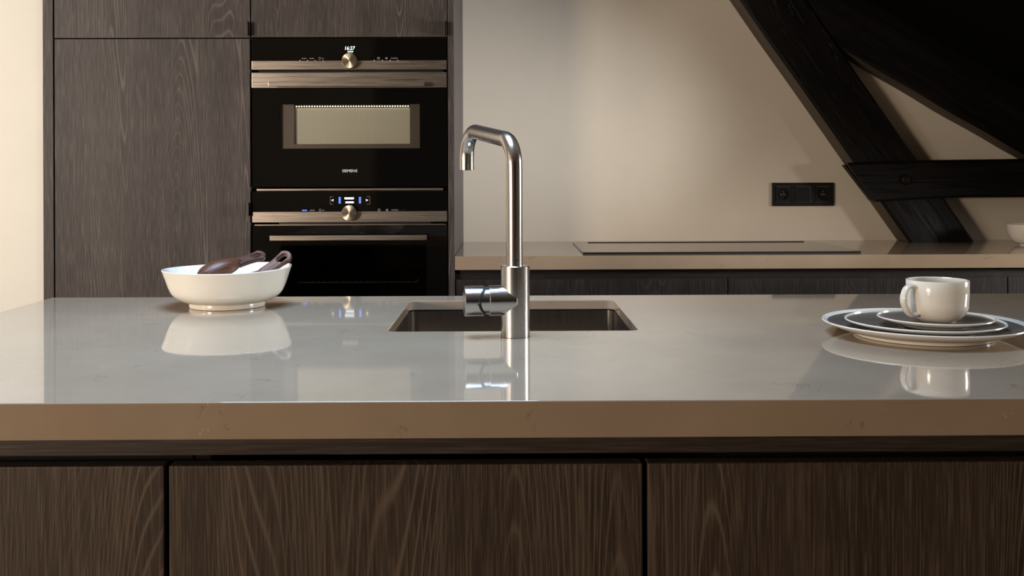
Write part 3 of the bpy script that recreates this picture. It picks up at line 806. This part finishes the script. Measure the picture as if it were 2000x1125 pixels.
obj('bowl_shell', bm, 'ceramic', bowl, smooth=True)

def ceramic_plate(name, label, cx, cy, z0, R, rf, h, rimw, cat='plate', group=None):
    t = thing(name, label, cat, (cx, cy, z0), group)
    pr = [(0,.003),(rf-.006,.003),(rf-.005,.0002),(rf,.0002),(rf+.001,.0035),(rf+(R-rf)*.45,h*.42),(R-.002,h-.0028),(R,h-.0008),(R-.0006,h+.0004),(R-.0022,h+.0004)]
    bm = bmesh.new(); ins = [(R-rimw, h-.0018-rimw*.12),(rf+(R-rf)*.5, h*.52+.002),(rf+.004, .0065),(rf*.6,.0058),(0,.0056)]
    full = pr + ins; lathe(bm, full, cx, cy, z0, n=96)
    bm.faces.ensure_lookup_table()
    for f in bm.faces:
        c = f.calc_center_median(); rr2 = math.hypot(c.x-cx, c.y-cy)
        if f.normal.z > .2 and rr2 < R-rimw: f.material_index = 1
    obj('plate_shell', bm, ['ceramic','glaze_dark'], t, smooth=True)
    return t
pf = onz(1805,677.5); py_ = pf.y+.100; pX = at(1803,640,py_).x
RP = 190/F_PX*py_
ceramic_plate('dinner_plate', 'large dinner plate with grey inside and white rim, bottom of the stack on the island', pX, py_, ZT+.0003, RP, .1, .0215, .0085, group='stacked plates')
z2 = ZT+.0003+.0068
p2x = at(1804.5,630,py_).x
ceramic_plate('side_plate', 'middle-sized plate of the stack, between dinner plate and saucer', p2x, py_, z2, 148/F_PX*py_, .074, .0165, .0032, group='stacked plates')
z3 = z2+.0068
p3x = at(1826,620,py_).x
ceramic_plate('saucer', 'small white rimmed saucer under the cup, top of the plate stack', p3x, py_-.001, z3, 108/F_PX*py_, .046, .0150, .0030, 'saucer')
z4 = z3+.0066
cux = at(1831,580,py_).x; CR = 58/F_PX*py_; CHt = at(1831,546,py_).z - z4
cup = thing('coffee_cup', 'cream glazed cup with ring handle on the saucer at right', 'cup', (cux, py_, z4))
pr = [(0,.003),(.021,.003),(.022,.0003),(.025,.0003),(.0262,.003),(.034,.0075),(.0405,.0145),(.044,.024),(CR-.0008,.034),(CR,.045),(CR,CHt-.001),(CR-.0006,CHt),(CR-.0026,CHt+.0001),(CR-.0035,CHt-.001),(CR-.0038,.036),(.040,.022),(.034,.012),(.02,.0075),(0,.007)]
obj('cup_shell', lathe(bmesh.new(), pr, cux, py_, z4, n=80), 'ceramic_cup', cup, smooth=True)
hd = Vector((-.925,-.38,0)).normalized(); 
hpts = []
zhi, zlo = CHt-.0125, .0165
base_r = CR-.002
ctrl = [(base_r-.001,zhi+.002),(base_r+.008,zhi+.005),(base_r+.0185,zhi+.002),(base_r+.0245,zhi-.010),(base_r+.0235,(zhi+zlo)/2-.004),(base_r+.017,zlo+.002),(base_r+.008,zlo-.0035),(base_r-.003,zlo-.002)]
def catmull(P, n=6):
    o = []
    P = [P[0]]+P+[P[-1]]
    for i in range(1, len(P)-2):
        for k in range(n):
            t = k/n
            o.append(tuple(.5*((2*P[i][j])+(-P[i-1][j]+P[i+1][j])*t+(2*P[i-1][j]-5*P[i][j]+4*P[i+1][j]-P[i+2][j])*t*t+(-P[i-1][j]+3*P[i][j]-3*P[i+1][j]+P[i+2][j])*t**3) for j in (0,1)))
    o.append(P[-1]); return o
hpts = [Vector((cux,py_,z4)) + hd*a + Vector((0,0,b)) for a, b in catmull(ctrl)]
bm = bmesh.new(); tube(bm, hpts, .0052, 16, sq=(1.15,.62))
obj('handle', bm, 'ceramic_cup', cup, smooth=True)

# small bowl on the back worktop at the right edge
sb_y = 3.40; sbx = at(2014,455,sb_y).x; sR = sbx - at(1969,440,sb_y).x
zr_ = at(2000,438,sb_y).z-ZT
sb = thing('small_bowl', 'small white bowl on the back worktop at the right picture edge', 'bowl', (sbx, sb_y, ZT+.0003))
pr = [(0,.003),(sR*.38,.003),(sR*.4,0),(sR*.46,0),(sR*.47,.004)] + [(sR*(.47+.53*math.sin(k/8*math.pi/2)), .004+(zr_-.004)*(1-math.cos(k/8*math.pi/2))) for k in range(1,9)] + [(sR-.003,zr_)] + [((sR-.004)*math.sin((1-k/8)*math.pi/2)**.85, .007+(zr_-.009)*(1-math.cos((1-k/8)*math.pi/2))) for k in range(1,9)]
obj('bowl_shell', lathe(bmesh.new(), pr, sbx, sb_y, ZT+.0003, n=56), 'ceramic', sb, smooth=True)

# ------------------------------------------------------------------ salad servers in the bowl (modelled flat along +x, then laid in the bowl)
def server(label, tip, end, roll, bowl_len=.085, bw=.028, dome=.012, hw=.0125, scale=1.0):
    tip = Vector(tip); end = Vector(end); ln = (end-tip).length
    root = bpy.data.objects.new('salad_server', None); COL.objects.link(root); tag(root, label, 'spoon', 'salad servers in the bowl'); root.empty_display_size = .05
    # spoon bowl: shell of revolution-like loft, convex side up (+z)
    bm = bmesh.new(); nu, nv = 22, 14; top = []; bot = []
    for i in range(nu+1):
        u = i/nu; x = u*bowl_len
        half = bw*(math.sin(min(1,u*1.02)*math.pi)**.55*(1-.18*u)) if u < .5 else bw*(math.sin(u*math.pi)**.75*(1-.18*u))
        half = max(half, .0045 + (.006 if u > .8 else 0))
        dz = dome*math.sin(max(0,min(1,u))*math.pi)**.7
        r1 = []; r2 = []
        for j in range(nv+1):
            v_ = j/nv*2-1; yv = half*v_; z_ = dz*(1-abs(v_)**2.2)
            r1.append(bm.verts.new((x, yv, z_+.0022))); r2.append(bm.verts.new((x, yv, z_-.0014)))
        top.append(r1); bot.append(r2)
    for i in range(nu):
        for j in range(nv):
            bm.faces.new((top[i][j],top[i+1][j],top[i+1][j+1],top[i][j+1])); bm.faces.new((bot[i][j],bot[i][j+1],bot[i+1][j+1],bot[i+1][j]))
        bm.faces.new((top[i][0],bot[i][0],bot[i+1][0],top[i+1][0])); bm.faces.new((top[i][nv],top[i+1][nv],bot[i+1][nv],bot[i][nv]))
    for j in range(nv):
        bm.faces.new((top[0][j],top[0][j+1],bot[0][j+1],bot[0][j])); bm.faces.new((top[nu][j],bot[nu][j],bot[nu][j+1],top[nu][j+1]))
    bmesh.ops.recalc_face_normals(bm, faces=bm.faces)
    obj('spoon_bowl', bm, 'acacia', root, smooth=True)
    # handle: tapered neck widening to a rounded end with a slot
    x0 = bowl_len-.012; x1 = ln; up_, dn = [], []
    for i in range(15):
        t = i/14; x = x0 + (x1-hw-x0)*t; hy = .0115 - .0025*math.sin(t*math.pi*.8) + (hw-.0115)*t**1.4
        up_.append((x, hy)); dn.append((x, -hy))
    endc = [(x1-hw+hw*math.sin(a), hw*math.cos(a)) for a in [math.pi*k/14 for k in range(1,14)]]
    outline = up_ + endc + dn[::-1]
    hx = x1-hw*1.0; sl = .0095; sr = .0060
    slot = [(hx-sl+sr*math.cos(a), sr*math.sin(a)) for a in [math.pi/2+math.pi*k/8 for k in range(9)]] + [(hx+sr*math.cos(a), sr*math.sin(a)) for a in [-math.pi/2+math.pi*k/8 for k in range(9)]]
    bm = plate(bmesh.new(), outline, [slot], -.005, .0055, 'xy')
    h = obj('handle', bm, 'acacia', root, bev=.0022)
    # pose
    xax = (end-tip).normalized(); zax = Vector((0,0,1)); zax = (zax - xax*zax.dot(xax)).normalized(); yax = zax.cross(xax)
    R = Matrix((xax,yax,zax)).transposed().to_4x4() @ Matrix.Rotation(roll, 4, 'X')
    root.location = tip; root.rotation_euler = R.to_euler()
    return root
by = bwl_y
server('brown wooden server with its rounded spoon up, left of the other in the bowl', (at(392,532,by-.03).x, by-.045, at(392,534,by-.045).z-.004), at(517,497,by+.045), .5, bowl_len=.092, bw=.026, dome=.0135, hw=.0135)
server('brown wooden server leaning with slotted handle over the right rim of the bowl', (at(452,560,by-.045).x, by-.045, ZT+.022), at(567,495,by+.012), .75, bowl_len=.082, bw=.023, dome=.008, hw=.0145)
